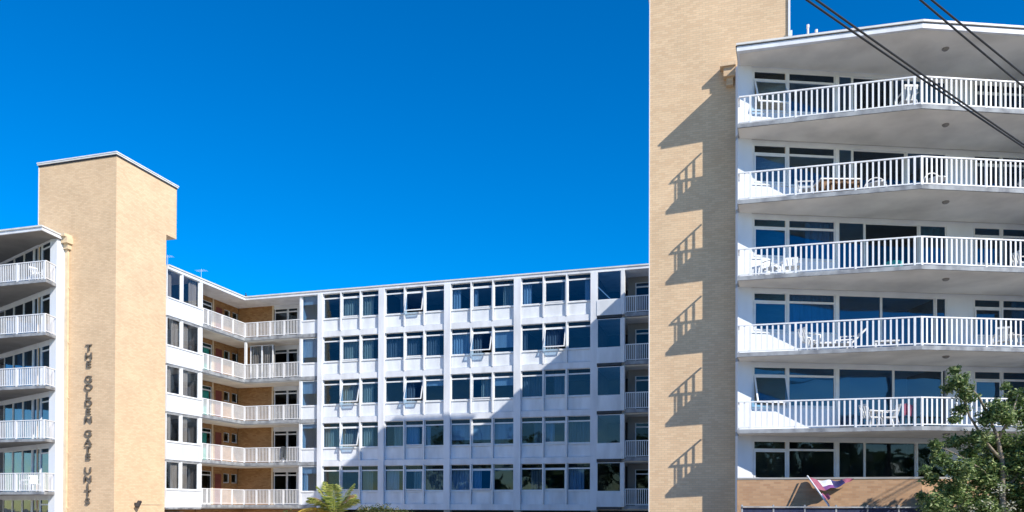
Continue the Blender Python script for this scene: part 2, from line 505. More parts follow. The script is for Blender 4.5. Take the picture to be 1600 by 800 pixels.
# galleries: corner recess, and the recess against the right tower ----
FCB = FR(0, REC, 0)
FLB = FR(-REC, 0, R(90))
for k in range(5):
    b = HEAD0 - FH + FH * k
    zf = b + 0.30
    top = b + FH + .02
    # wall behind the corner gallery, long side:   brick return, pier, windows
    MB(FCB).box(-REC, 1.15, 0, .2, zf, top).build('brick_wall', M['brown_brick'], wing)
    MB(FCB).box(1.02, 1.15, -0.03, -.003, zf, top).build('pier', M['pipe'], wing)
    window(wing, FCB, 1.20, 2.20, zf, b + 2.55, tz=b + 2.28, yg=.05, glass='glass_dark')
    window(wing, FCB, 2.24, 3.00, zf, b + 2.55, tz=b + 2.28, yg=.05, glass='glass_dark')
    MB(FCB).box(3.0, 5.2, 0, .15, zf, top).box(1.15, 3.0, .01, .15, b + 2.55, top).build('gallery_wall', M['render'], wing)
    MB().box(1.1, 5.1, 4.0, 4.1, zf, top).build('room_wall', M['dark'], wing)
    MB().box(4.22, 4.34, .13, REC - .01, zf, top).build('gallery_wall', M['render'], wing)
    # wall behind the corner gallery, short side
    mb = MB(FLB)
    for x0, x1, z0, z1 in ((-4.42, -2.35, zf, top), (-2.35, -1.12, b + 2.5, top), (-1.12, .15, zf, top), (.15, .82, zf, b + 1.75), (.15, .82, b + 2.42, top),
                           (.82, 1.04, zf, top), (1.04, 1.68, zf, b + 1.75), (1.04, 1.68, b + 2.42, top)):
        mb.box(x0, x1, 0, .2, z0, z1)
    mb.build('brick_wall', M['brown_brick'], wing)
    MB(FLB).box(-1.12, -.98, -.03, -.003, zf, top).build('pier', M['pipe'], wing)
    cm = {3: ('curtain_teal', 0, 1), 2: ('curtain_teal', 0, 1), 1: ('curtain_teal', .0, .8)}.get(k)
    window(wing, FLB, -2.33, -1.14, zf, b + 2.5, tz=b + 2.2, curtain=cm, glass='glass_clear' if cm else 'glass_dark', yg=.05)
    window(wing, FLB, .17, .80, b + 1.77, b + 2.40, yg=.08, glass='glass_clear', curtain=('curtain_teal', 0, .6) if k == 3 else None)
    window(wing, FLB, 1.06, 1.66, b + 1.77, b + 2.40, yg=.08, curtain=('curtain_red', 0, .5) if k == 3 else None)
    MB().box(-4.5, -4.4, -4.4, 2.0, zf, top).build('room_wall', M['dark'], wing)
    MB(FLB).box(-.75, -.1, -.02, -.002, zf + .02, zf + 2.05).build('door', M['door'], wing)
    # slab edge, railing
    bal = MB().prism([(-.02, -4.43), (0.06, -4.43), (0.06, -0.06), (4.18, -0.06), (4.18, .02), (-.02, .02)], b + .09, b + .30).build('balcony', M['slab'], wing)
    railing(bal, [(0.02, -4.38), (0.02, -0.02), (4.17, -0.02)], b + .30, 1.0,
            [[.05, .55, 1.96, 3.09], [.03, .98, 1.96, 3.02]], 0.11, 0.035, single=False, post_w=.09)
    if k == 3:      # this flat has glazed in the corner of its gallery
        MB().box(.02, .16, -.04, .10, b + 1.31, top - .03).build('post', M['frame'], wing)
        window(wing, FR(0, .35), .20, 1.10, b + .32, b + 2.62, glass='glass_clear', curtain=('curtain_grey', 0, 1), fw=.05)
        window(wing, FR(0, .35), 1.10, 1.95, b + .32, b + 2.62, glass='glass_clear', curtain=('curtain_grey', 0, 1), fw=.05)
    # right recess
    bal2 = MB().prism([(25.60, -0.10), (X_END, -0.10), (X_END, .11), (25.60, .11)], b + .09, b + .30).build('balcony', M['slab'], wing)
    railing(bal2, [(25.62, -0.05), (X_END, -0.05)], b + .30, .98, [[.03, 1.9, 3.6]], 0.11, 0.035, single=False)
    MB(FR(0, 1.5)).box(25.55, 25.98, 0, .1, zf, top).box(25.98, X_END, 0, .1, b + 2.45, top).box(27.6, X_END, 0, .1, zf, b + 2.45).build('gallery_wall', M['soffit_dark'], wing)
    window(wing, FR(0, 1.5), 26.0, 27.6, zf, b + 2.45, tz=b + 2.15, yg=.05, glass='glass_dark')
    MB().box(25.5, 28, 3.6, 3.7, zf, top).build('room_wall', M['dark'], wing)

# left arm: two windows a floor (facing right) -----------------------
for k in range(5):
    b = HEAD0 - FH + FH * k
    MB(FL).box(-7.57, -4.45, -0.10, .10, b + .10, b + 1.10).build('spandrel_panel', M['panel'], wing)
    MB(FL).box(-7.57, -4.45, -.06, .10, b, b + .097).build('floor_band', M['slab'], wing)
    MB(FL).box(-7.57, -4.45, -0.14, .10, b + 1.103, b + 1.16).build('window_sill', M['frame'], wing)
    for x0, x1 in ((-7.57, -6.36), (-6.22, -4.70)):
        window(wing, FL, x0, x1, b + 1.16, b + FH, fw=.06, yg=0.0, glass='glass_clear', curtain=random.choice((('curtain_grey', .5, 1), ('curtain_brown', 0, 1), ('curtain_brown', .2, 1), ('curtain_grey', 0, .5))))
    for xa, xb in ((-6.36, -6.22), (-4.70, -4.45)): MB(FL).box(xa, xb, -.10, .09, b + 1.16, b + FH).build('mullion', M['frame'], wing)
# ground storey: dark openings behind piers
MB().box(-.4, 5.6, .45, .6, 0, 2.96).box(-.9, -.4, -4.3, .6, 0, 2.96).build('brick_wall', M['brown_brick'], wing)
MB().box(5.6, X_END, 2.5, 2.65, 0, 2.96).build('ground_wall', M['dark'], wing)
MB().box(-.7, -.5, -7.5, -4.3, 0, 2.96).build('ground_wall', M['brown_brick'], wing)
for x0, x1 in pil:
    MB().box(x0, x1, -.1, .3, 0, 2.965).build('pier', M['concrete'], wing)
MB(FR(-.5, 0, R(90))).box(-7.5, -5.7, -.3, .02, 2.62, 2.80).build('door_hood', M['white'], wing)
window(wing, FR(-.5, 0, R(90)), -7.4, -6.0, 0.1, 2.6, yg=-.1, glass='glass_dark', fw=.12)

# ================================================================== LEFT TOWER (x along front face, right corner at 0, y inwards)
tl = thing('brick_tower', 'cream brick stair tower at the left with vertical lettering and overhanging flat top', 'tower', TLP, AX)
MB().box(-5.22, 0, 0, 3.86, 0, 18.95).box(-5.22, 0, 0, 4.72, 18.95, 21.98).build('wall', M['brick'], tl)
MB().box(-5.29, .06, -.08, 4.79, 21.983, 22.07).build('roof', M['cap'], tl)
MB().box(-5.31, .09, -.10, 4.82, 22.073, 22.13).build('roof_capping', M['white'], tl)
for z in (21.90,):
    MB().box(-5.25, .03, -.03, 4.74, z, z + .08).build('cornice', M['darkmetal'], tl)
MB().box(-5.26, -5.222, -.02, .02, 3, 21.88).build('corner_trim', M['white'], tl)
# rain head + downpipe
pt = MB().box(-3.25, -3.07, -.14, -.02, 0, 17.4)
for z in (3, 6, 9, 12, 15): pt.box(-3.30, -3.04, -.10, -.003, z, z + .08)
pt.build('downpipe', M['pipe'], tl)
rh = MB().prism([(-3.26, -.55), (-2.90, -.55), (-2.90, -.003), (-3.26, -.003)], 17.72, 17.88)
rh.prism([(-3.255, -.42), (-2.85, -.42), (-2.85, -.003), (-3.255, -.003)], 17.40, 17.72).prism([(-3.25, -.26), (-2.95, -.26), (-2.95, -.003), (-3.25, -.003)], 17.12, 17.40)
rh.build('rain_head', M['pipe'], tl)

# lettering, one letter under the other
sign = thing('building_sign', 'dark metal letters reading THE GOLDEN GATE UNITS down the left brick tower', 'sign', TLP, AX)
LET = [('T', 543), ('H', 556), ('E', 569), ('G', 592), ('O', 605), ('L', 617.5), ('D', 630), ('E', 643), ('N', 655.5), ('G', 677), ('A', 690), ('T', 702), ('E', 713.5),
       ('U', 735), ('N', 748), ('I', 760), ('T', 770.5), ('S', 783)]
for ch, py in LET:
    cu = bpy.data.curves.new('letter', 'FONT')
    cu.body = ch; cu.size = 0.50; cu.extrude = 0.03; cu.offset = 0.004
    cu.align_x = 'CENTER'; cu.align_y = 'CENTER'
    tmp = bpy.data.objects.new('letter_curve', cu)
    me = bpy.data.meshes.new_from_object(tmp)
    bpy.data.objects.remove(tmp)
    me.materials.clear(); me.materials.append(M['letter'])
    z = 3.2 + (788.4 - py) * 43.2 / 1250
    o = link('letter', me, sign, loc=(-1.70, -0.045, z))
    o.rotation_euler = (R(90), 0, 0)
    o.scale = (1.42, 0.98, 1)

lamp = thing('wall_lamp', 'small dark wall lamp on the bright side face of the left brick tower', 'lamp', (TLP[0], TLP[1], 0), AX)
LF = FR(0, 1.55, R(90))
MB(LF).box(-.09, .09, -.14, -.002, 3.20, 3.34).build('bracket', M['darkmetal'], lamp)
MB(LF).bar((-.16, -.25, 3.10), (.12, -.20, 3.42), .20, .12).build('lamp_head', M['darkmetal'], lamp)
MB(LF).tube([(.1, -.02, 3.24), (2.0, -.02, 3.24)], .014, 6).build('conduit', M['pipe'], lamp)

# ================================================================== RIGHT TOWER (left corner at 0)
tr = thing('brick_tower', 'tall cream brick tower at the right catching saw toothed balcony shadows', 'tower', TRP, AX)
MB().box(0, 5.21, 0, 3.82, 0, 23.62).build('wall', M['brick'], tr)
MB().box(-.1, 5.31, -.1, 3.92, 23.623, 23.78).build('roof', M['cap'], tr)
MB().box(-.02, .012, -.012, .05, 0, 23.6).build('corner_trim', M['white'], tr)
mb = MB().box(5.215, 5.29, -.06, .05, 20.3, 23.6)
mb.box(5.213, 5.36, -.10, .06, 21.05, 21.25)
mb.build('downpipe', M['white'], tr)
MB().box(2.72, 3.30, -.42, -.003, 20.10, 20.22).box(2.85, 3.28, -.32, -.003, 19.75, 20.097).box(2.95, 3.2, -.2, -.003, 19.45, 19.747).build('rain_head', M['brick'], tr)

# ================================================================== RIGHT BLOCK (x along window wall, -y outwards)
rb = thing('apartment_block', 'large white apartment block at the right with angled balconies and white railings', 'building', BLP, BX)
PL = [(-.375, -.84), (5.43, -2.91), (12.4, -2.91)]
def T2B(t, p):      # tower coordinates (t along the face, p in front of it) -> block coordinates
    c, s = math.cos(AX), math.sin(AX)
    x = TRP[0] + t * c - (-p) * s; y = TRP[1] + t * s + (-p) * c
    return w2l(BLP, BX, x, y)
side0 = (-.03, -.02)
slabpoly = [side0, PL[0], PL[1], PL[2], (12.4, -0.02)]
BASE = 3.23
zs = [BASE + FH * k for k in range(6)]
for k in range(6):
    z = zs[k]
    # room floor, ceiling and inner walls
    MB().prism([(.05, 0), (12.4, 0), (12.4, 6), (2.5, 6)], z - .15, z - .002).build('floor_slab', M['soffit'], rb)
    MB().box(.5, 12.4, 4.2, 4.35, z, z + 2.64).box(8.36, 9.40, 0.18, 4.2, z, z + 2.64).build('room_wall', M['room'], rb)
    # beam above the windows
    MB().box(.5, 12.4, 0, .18, z + 2.47, z + 2.648).build('beam', M['render'], rb)
    # end pier and wall between the flats
    if k == 0:
        MB().box(-.05, .5, -.05, .18, 0, z + 2.648).build('pier', M['render'], rb)
    else:
        MB().box(-.05, .5, -.05, .18, z, z + 2.648).build('pier', M['render'], rb)
    MB().box(8.33, 9.43, 0, .18, z, z + 2.47).build('wall', M['render'], rb)
    SILL = .93
    if k > 0 or True:
        for x0, x1 in ((.5, 3.88), (9.43, 12.4)):
            MB().box(x0, x1, 0, .14, z, z + SILL).build('spandrel_panel', M['panel'], rb)
            MB().box(x0, x1, -.04, .15, z + SILL, z + SILL + .05).build('window_sill', M['frame'], rb)
    gl = ['glass_dark', 'glass_blue', 'glass_blue', 'glass_blue', 'glass', 'glass'][k]
    sash = {0: 0.0, 1: 17.0, 2: 0.0, 3: 0.0, 4: 0.0, 5: 22.0}[k]
    cw = {2: ('curtain_white', 0, 1), 3: None, 1: None}.get(k)
    F0 = FR(0, 0)
    window(rb, F0, .58, 1.90, z + SILL + .05, z + 2.47, tz=z + 2.10, sash=sash, glass=gl)
    window(rb, F0, 1.95, 3.82, z + SILL + .05, z + 2.47, tz=z + 2.10, glass=gl, curtain=('curtain_white', 0, 1) if k == 2 else (('curtain_white', .4, 1) if k == 3 else None))
    window(rb, F0, 9.45, 10.58, z + SILL + .05, z + 2.47, tz=z + 2.10, sash=0.0, glass=gl)
    window(rb, F0, 10.63, 12.38, z + SILL + .05, z + 2.47, tz=z + 2.10, glass=gl, curtain=('curtain_white', .3, 1) if k == 2 else None)
    MB().box(3.82, 3.93, -.02, .14, z, z + 2.47).build('mullion', M['frame'], rb)
    for xa, xb in ((1.90, 1.95), (.5, .58)): MB().box(xa, xb, -.01, .12, z + SILL + .05, z + 2.47).build('mullion', M['frame'], rb)
    MB().box(10.58, 10.63, -.01, .12, z + SILL + .05, z + 2.47).build('mullion', M['frame'], rb)
    # sliding doors
    xs = {5: (4.52, 6.10), 4: (4.52, 6.69), 3: (5.01, 7.21), 2: (5.68, 7.88), 1: (6.17, 8.2), 0: (5.01, 7.1)}[k]
    e = [3.93, *xs, 8.33]
    for i in range(3):
        if e[i+1] - e[i] < .2: continue
        cu = None
        if k == 3 and i == 2: cu = ('curtain', 0, 1)
        if k == 5 and i == 2: cu = ('curtain_white', .3, .95)
        window(rb, F0, e[i], e[i+1], z + (.0 if k else 1.0), z + 2.47, glass=gl if i != 1 or k < 3 else 'glass_dark', fw=.055, yg=.05 + .04 * (i % 2), curtain=cu)
    if k == 0:
        MB().box(3.93, 8.33, 0, .14, z, z + 1.0).build('spandrel_panel', M['orange_brick'], rb)
    if k == 0: continue
    # ---- balcony
    bal = MB().prism(slabpoly, z - .147, z).build('balcony', M['slab'], rb)
    # soffit finish, a thin board layer just below the slab
    inset = [(side0[0] + .05, -.05), (PL[0][0] + .05, PL[0][1] + .05), (PL[1][0], PL[1][1] + .05), (12.3, -2.83), (12.3, -.05)]
    MB().prism(inset, z - .155, z - .1475).build('soffit', M['soffit'], bal)
    RL = [(-.30, -.795), (5.43, -2.82), (12.3, -2.82)]
    railing(bal, RL, z, 1.03, [[.40, 1.97, 3.98, 5.90], [.06, 2.45, 4.85, 6.8]], .19, .062, single=True, post_w=.075)
    railing(bal, [(-.03, -.12), (-.285, -.76)], z, 1.03, [[]], .19, .062, single=True)
    MB().lathe([(.12, 0), (.12, -.03), (.08, -.07), (.03, -.085)], (7.0, -1.9, z - .156), 14).build('ceiling_light', M['fitting'], bal)
MB().prism([(-.04, .181), (.12, .181), (.42, .90), (.25, .90)], 0, BASE + FH * 6 - .2).build('side_wall', M['render'], rb)
# roof
rp = [side0, (PL[0][0] - .06, PL[0][1] - .08), (5.43, -2.98), (12.5, -2.98), (12.5, 0), (12.5, 6.2), (2.5, 6.2)]
zr = BASE + FH * 6 - .18
MB().prism(rp, zr, zr + .17).build('roof', M['white'], rb)
rp2 = [side0, (PL[0][0] - .10, PL[0][1] - .13), (5.43, -3.04), (12.56, -3.04), (12.56, 6.26), (2.5, 6.26)]
MB().prism([(x, y + .06) for x, y in rp2], zr + .173, zr + .20).build('roof_flashing', M['darkmetal'], rb)
MB().prism(rp2, zr + .203, zr + .27).build('roof_capping', M['cap'], rb)
inset = [(side0[0] + .1, -.05), (PL[0][0] + .1, PL[0][1] + .08), (5.43, -2.86), (12.3, -2.86), (12.3, -.05)]
MB().prism(inset, zr - .012, zr - .003).build('soffit', M['soffit'], rb)
MB().lathe([(.12, 0), (.12, -.03), (.08, -.07), (.03, -.085)], (7.0, -1.9, zr - .014), 14).build('ceiling_light', M['fitting'], rb)
# end wall, rear, and the part that runs back to the central wing
MB().box(12.4, 12.6, -2.8, 6.2, 0, zr - .02).box(2.5, 12.4, 6.0, 6.19, 0, zr - .02).build('rear_wall', M['render'], rb)
def K2B(x, y):
    c, s = math.cos(AX), math.sin(AX)
    return w2l(BLP, BX, KP[0] + x * c - y * s, KP[1] + x * s + y * c)
MB().prism([K2B(30.65, -10.70), K2B(36.5, -10.70), K2B(39.5, -9.4), K2B(39.5, 0.0), K2B(30.65, 0.0)], 0, 19.95).build('rear_wing', M['render'], rb)
# brick parapet of the lowest balcony
low = MB()
def wallseg(mb, a, b, w, z0, z1):
    a, b = Vector((*a, 0)), Vector((*b, 0)); d = (b - a).normalized(); n = Vector((-d.y, d.x, 0)) * w
    mb.prism([(a.x, a.y), (b.x, b.y), (b.x + n.x, b.y + n.y), (a.x + n.x, a.y + n.y)], z0, z1)
wallseg(low, PL[0], PL[1], .23, 0, 4.20); wallseg(low, (5.433, -2.88), PL[2], .23, 0, 4.20)
pw = low.build('parapet', M['orange_brick'], rb)
cp = MB(); wallseg(cp, (PL[0][0], PL[0][1] - .02), (PL[1][0], PL[1][1] - .02), .27, 4.203, 4.27); wallseg(cp, (5.44, -2.90), (12.4, -2.90), .27, 4.203, 4.27)
cp.build('coping', M['concrete'], pw)
MB().prism([(-.25, -.55), (5.43, -2.6), (12.3, -2.6), (12.3, -.05), (0, -.05)], 2.9, 3.2).build('floor_slab', M['slab'], rb)
# vent pipes on the roof
for x, y, h in ((3.02, .6, 21.95), (3.36, .6, 21.78)):
    MB().tube([(x, y, 20.1), (x, y, h)], .04, 8).tube([(x, y, h - .12), (x, y, h)], .055, 8).build('vent_pipe', M['white'], rb)

# ================================================================== LEFT BLOCK (tower coordinates of the left tower)
lb = thing('apartment_block', 'white apartment block cut off at the left edge with curved looking dark soffits', 'building', TLP, AX)
lp = [(-3.45, -0.012), (-3.45, -.45), (-2.98, -1.60)][::-1]
zl = [3.90 + FH * k for k in range(5)]
WA = R(-22)
FW = FR(-3.72, -.62, WA)
def wl2(x, y=0.0):
    v = FW @ Vector((x, y, 0)); return v.x, v.y
for k in range(5):
    z = zl[k]
    # clockwise in plan from the front corner, turned to counter-clockwise
    poly = [(-14, -1.6), (-3.0, -1.6), (-3.28, -.67), (-3.70, -.67), wl2(-.04, -.005), wl2(-11.2, -.005)]
    bal = MB().prism(poly, z - .15, z).build('balcony', M['slab'], lb)
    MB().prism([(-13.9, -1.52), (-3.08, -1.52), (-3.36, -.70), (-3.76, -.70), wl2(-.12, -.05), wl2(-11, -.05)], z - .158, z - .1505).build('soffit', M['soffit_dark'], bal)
    railing(bal, [(-9.2, -1.56), (-3.04, -1.56)], z, 1.0, [[.1, 2.1, 4.25, 6.1]], .12, .05, single=False, post_w=.10)
    railing(bal, [(-3.04, -1.56), (-3.30, -.70)], z, 1.0, [[]], .12, .05, single=False)
for k in range(-1, 5):
    z = 3.90 + FH * k
    zt = z + 2.64
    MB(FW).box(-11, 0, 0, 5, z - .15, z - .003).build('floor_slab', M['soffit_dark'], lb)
    MB(FW).box(-11, 0, 0, .15, z + 2.40, zt).build('beam', M['render'], lb)
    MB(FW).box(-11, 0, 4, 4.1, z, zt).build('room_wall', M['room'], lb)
    c0 = {2: 'curtain_white', 1: 'curtain_white', 0: 'curtain_white', -1: 'curtain_red'}.get(k)
    gl = 'glass_blue' if k in (0, 1, 2) else 'glass_dark'
    for i, (a, b_) in enumerate(((-1.15, -.06), (-2.2, -1.2), (-3.6, -2.3), (-5.0, -3.65), (-6.4, -5.05))):
        window(lb, FW, a, b_, z + .05, z + 2.40, tz=z + 2.08 if i == 0 else None, glass=gl, curtain=(c0, 0, 1) if c0 and (i % 2 or k < 0) else None, fw=.06)
    for xa, xb in ((-2.3, -2.2), (-1.2, -1.15)): MB(FW).box(xa, xb, -.02, .14, z, z + 2.40).build('mullion', M['frame'], lb)
MB().prism([(-3.72, -.66), (-3.27, -.66), (-3.27, -.003), (-3.72, -.003)], 0, 17.56).build('pier', M['render'], lb)
rpl = [(-14, -1.9), (-2.98, -1.9), (-3.22, -.003), (-5.23, -.003), (-5.23, 2), (-14, 6)]
MB().prism(rpl, 17.58, 17.75).build('roof', M['white'], lb)
MB().prism([(-14.05, -1.96), (-2.93, -1.96), (-3.18, -.002), (-5.24, -.002), (-5.24, 2.05), (-14.05, 6.05)], 17.753, 17.83).build('roof_capping', M['cap'], lb)
MB().prism([(-13.9, -1.82), (-3.06, -1.82), (-3.28, -.02), (-5.0, -.02), wl2(-1.6, -.05), wl2(-11, -.05)], 17.570, 17.577).build('soffit', M['soffit_dark'], lb)
MB().prism([wl2(-11.1, .1), wl2(-11.0, .1), wl2(-11.0, 5), wl2(-11.1, 5)], 0, 17.55).build('end_wall', M['render'], lb)

# ================================================================== BALCONY FURNITURE
def chair_proto():
    t = thing('garden_chair', 'white plastic garden chair', 'chair')
    MB().box(-.25, .25, -.24, .22, .40, .435).build('seat', M['plastic'], t)
    bk = MB()
    for i in range(5):
        x = -.19 + .095 * i
        bk.bar((x, .22, .43), (x * 1.1, .33, .86 - abs(i - 2) * .02), .06, .015)
    bk.bar((-.24, .33, .86), (.24, .33, .86), .02, .07)
    bk.build('backrest', M['plastic'], t)
    for sx in (-1, 1):
        MB().bar((.26*sx, -.24, .40), (.29*sx, -.27, 0), .04, .04).build('leg', M['plastic'], t)
        MB().bar((.24*sx, .20, .42), (.28*sx, .30, 0), .04, .04).build('leg', M['plastic'], t)
        MB().bar((.28*sx, -.25, .63), (.27*sx, .27, .66), .05, .03).bar((.28*sx, -.24, .41), (.28*sx, -.25, .63), .04, .04).build('armrest', M['plastic'], t)
    return t
def table_proto(r=.42, h=.70, top='plastic'):
    t = thing('balcony_table', 'white round table', 'table')
    MB().lathe([(r - .03, h - .03), (r, h - .02), (r, h), (r - .01, h + .005)], n=20).build('tabletop', M[top], t)
    for i in range(4):
        a = math.pi / 4 + i * math.pi / 2
        MB().bar((.25*math.cos(a), .25*math.sin(a), h - .03), (.33*math.cos(a), .33*math.sin(a), 0), .035, .035).build('leg', M['plastic'], t)
    return t
_used = {}
def place(kind, maker, root_loc, root_rz, x, y, z, rz, label, cat=None, group=None):
    if kind not in _used:
        o = maker(); _used[kind] = o
    else:
        o = copy_tree(_used[kind])
    c, s = math.cos(root_rz), math.sin(root_rz)
    o.location = (root_loc[0] + x * c - y * s, root_loc[1] + x * s + y * c, z)
    o.rotation_euler = (0, 0, root_rz + rz)
    o['label'] = label
    if group: o['group'] = group
    return o
def RBp(kind, mk, x, y, k, rz, label, group=None): return place(kind, mk, BLP, BX, x, y, zs[k] + .002, R(rz), label, group=group)
G = 'white plastic chairs on the balconies'
RBp('chair', chair_proto, 5.35, -2.15, 5, 175, 'white plastic chair at the railing corner of the top right balcony', G)
RBp('chair', chair_proto, 2.15, -.95, 4, 70, 'white plastic chair left of the timber table on the second balcony from the top', G)
RBp('chair', chair_proto, 2.25, -1.10, 2, 100, 'white plastic chair beside the sun lounger, facing it', G)
RBp('chair', chair_proto, 10.2, -1.9, 2, 190, 'white high backed chair at the right edge, fourth balcony from the top', G)
RBp('chair', chair_proto, 9.2, -1.9, 2, 150, 'white chair at right, fourth balcony down, just left of a high backed chair', G)
RBp('chair', chair_proto, 4.35, -1.55, 1, 100, 'white plastic chair on the lowest railed balcony, left of the middle post', G)
RBp('chair', chair_proto, 1.05, -.55, 3, 20, 'white chair at the far left end of the third balcony from the top', G)
RBp('chair', chair_proto, 1.75, -.75, 3, -20, 'white chair third balcony from the top, second from its left end', G)
RBp('chair', chair_proto, 10.0, -1.9, 3, 90, 'white chair at the right edge of the third balcony from the top', G)
RBp('chair', chair_proto, 5.0, -1.6, 1, 260, 'white chair right of a small white table, lowest railed balcony', G)
def timber_table():
    t = thing('dining_table', 'white topped timber dining table', 'table')
    MB().box(-.75, .75, -.4, .4, .70, .745).build('tabletop', M['plastic'], t)
    MB().box(-.68, .68, -.34, .34, .48, .70).build('apron', M['timber'], t)
    for sx in (-1, 1):
        for sy in (-1, 1):
            MB().box(.62*sx - .05, .62*sx + .05, .30*sy - .05, .30*sy + .05, 0, .48).build('leg', M['timber'], t)
    for y in (-.62, .62):
        MB().box(-.6, .6, y - .14, y + .14, .40, .44).box(-.5, -.44, y - .1, y + .1, 0, .4).box(.44, .5, y - .1, y + .1, 0, .4).build('bench', M['timber'], t)
    return t
_tt = RBp('ttable', timber_table, 3.35, -1.0, 4, -5, 'white topped timber dining table with bench seats on the second balcony from the top')
RBp('chair', chair_proto, 3.15, -.42, 4, -8, 'white plastic chair behind the timber dining table', G)
RBp('table', table_proto, 9.7, -1.5, 2, 0, 'round white table between white chairs, right end of the fourth balcony down', 'round white balcony tables')
RBp('table', table_proto, 4.75, -1.1, 1, 0, 'round white table on the lowest railed balcony', 'round white balcony tables')
def lounger():
    t = thing('sun_lounger', 'white sun lounger', 'lounger')
    mb = MB().box(-.95, .35, -.28, .28, .26, .32)
    mb.build('seat', M['plastic'], t)
    MB().bar((.35, 0, .29), (.85, 0, .80), .56, .06).build('backrest', M['plastic'], t)
    for x in (-.85, .3):
        for y in (-.25, .25): MB().box(x - .03, x + .03, y - .03, y + .03, 0, .26).build('leg', M['plastic'], t)
    for y in (-.3, .3): MB().bar((-.1, y, .48), (.5, y, .5), .05, .04).bar((-.1, y, .3), (-.1, y, .48), .04, .04).build('armrest', M['plastic'], t)
    return t
RBp('lounger', lounger, 3.25, -1.45, 2, -12, 'white sun lounger with raised back on the fourth balcony from the top', 'white sun loungers')
RBp('lounger', lounger, 10.9, -1.9, 4, 170, 'white sun lounger at the right edge of the second balcony from the top', 'white sun loungers')
def bench():
    t = thing('low_bench', 'low white bench', 'bench')
    MB().box(-.42, .42, -.18, .18, .24, .29).build('seat', M['plastic'], t)
    for x in (-.36, .36): MB().box(x - .04, x + .04, -.15, .15, 0, .24).build('leg', M['plastic'], t)
    return t
RBp('bench', bench, 4.6, -2.1, 2, -18, 'low white bench right of the sun lounger, behind the railing')
def hoopseat():
    t = thing('hoop_chair', 'white hoop backed chair', 'chair')
    arc = [(.38 * math.cos(a), 0, .30 + .42 * math.sin(a)) for a in [math.pi * i / 14 for i in range(15)]]
    MB().tube(arc, .022, 8).build('backrest', M['plastic'], t)
    MB().lathe([(.30, .36), (.34, .38), (.34, .41), (.2, .42)], (0, -.2, 0), 16).build('seat', M['plastic'], t)
    for sx in (-1, 1):
        MB().bar((.36*sx, 0, .32), (.38*sx, .05, 0), .035, .035).build('leg', M['plastic'], t)
        MB().bar((.25*sx, -.38, .37), (.28*sx, -.42, 0), .035, .035).build('leg', M['plastic'], t)
    return t
H = 'white hoop backed chairs'
RBp('hoop', hoopseat, 4.5, -1.6, 4, -20, 'white hoop backed chair left of the middle post, second balcony down', H)
RBp('hoop', hoopseat, 6.3, -2.2, 4, 5, 'white hoop backed chair right of the middle post, second balcony down', H)
RBp('hoop', hoopseat, 10.75, -2.1, 2, 10, 'white hoop backed chair at the right edge of the fourth balcony from the top', H)
def towel(w, h, mat):
    mb = MB(); n = 10; m_ = 6
    vs = []
    for j in range(m_ + 1):
        for i in range(n + 1):
            u = i / n; v = j / m_
            vs.append(((u - .5) * w * (1 - .15 * v) , -.05 - .03 * math.sin(u * 9 + v * 2) * (v + .2), -v * h + .03 * math.sin(u * 5)))
    mb._add(vs, [(j*(n+1)+i, j*(n+1)+i+1, (j+1)*(n+1)+i+1, (j+1)*(n+1)+i) for j in range(m_) for i in range(n)])
    return mb
def drape(name, w, h, mat, root_loc, rz0, x, y, z, rz, label, cat):
    o = towel(w, h, mat).build(name, M[mat])
    c, s = math.cos(rz0), math.sin(rz0)
    o.location = (root_loc[0] + x*c - y*s, root_loc[1] + x*s + y*c, z); o.rotation_euler = (0, 0, rz0 + rz)
    o['label'] = label; o['category'] = cat
    sm = o.modifiers.new('thick', 'SOLIDIFY'); sm.thickness = .012
    return o
drape('towel', .42, .75, 'grey_cloth', KP, AX, 3.12, -.06, 2.97 + 2.8 + .30 + 1.02, 0, 'dark grey towel hanging over the corner gallery railing', 'towel')
drape('towel', .30, .40, 'pinkcloth', BLP, BX, 5.10, -2.60, zs[1] + .78, R(-20), 'pale pink cloth behind the lowest railing left of its corner post', 'towel')
RBl = place('lchair', chair_proto, TLP, AX, -4.3, -1.0, zl[0] + .002, R(60), 'white plastic chair on the lowest balcony at the far left', group=G)
place('chair', chair_proto, TLP, AX, -5.0, -.9, zl[0] + .002, R(-40), 'white chair at the far left lowest balcony, nearer the picture edge', group=G)
place('chair', chair_proto, TLP, AX, -4.1, -1.1, zl[4] + .002, R(80), 'white plastic chair on the top balcony at the far left', group=G)
RBp('bowl', lambda: (lambda t: (MB().lathe([(.15, .0), (.30, .12), (.34, .34), (.30, .36)], n=18).build('pot', M['teal_cloth'], t), t)[1])(thing('planter', 'teal planter', 'planter')), 5.0, -1.9, 3, 0, 'low teal planter behind the third railing from the top')

def AT(px, py, Y):       # sight line at a given depth
    return Vector(((px - 800) / 1250 * Y, Y, 3.2 + (792.4 - py) / 1250 * Y))
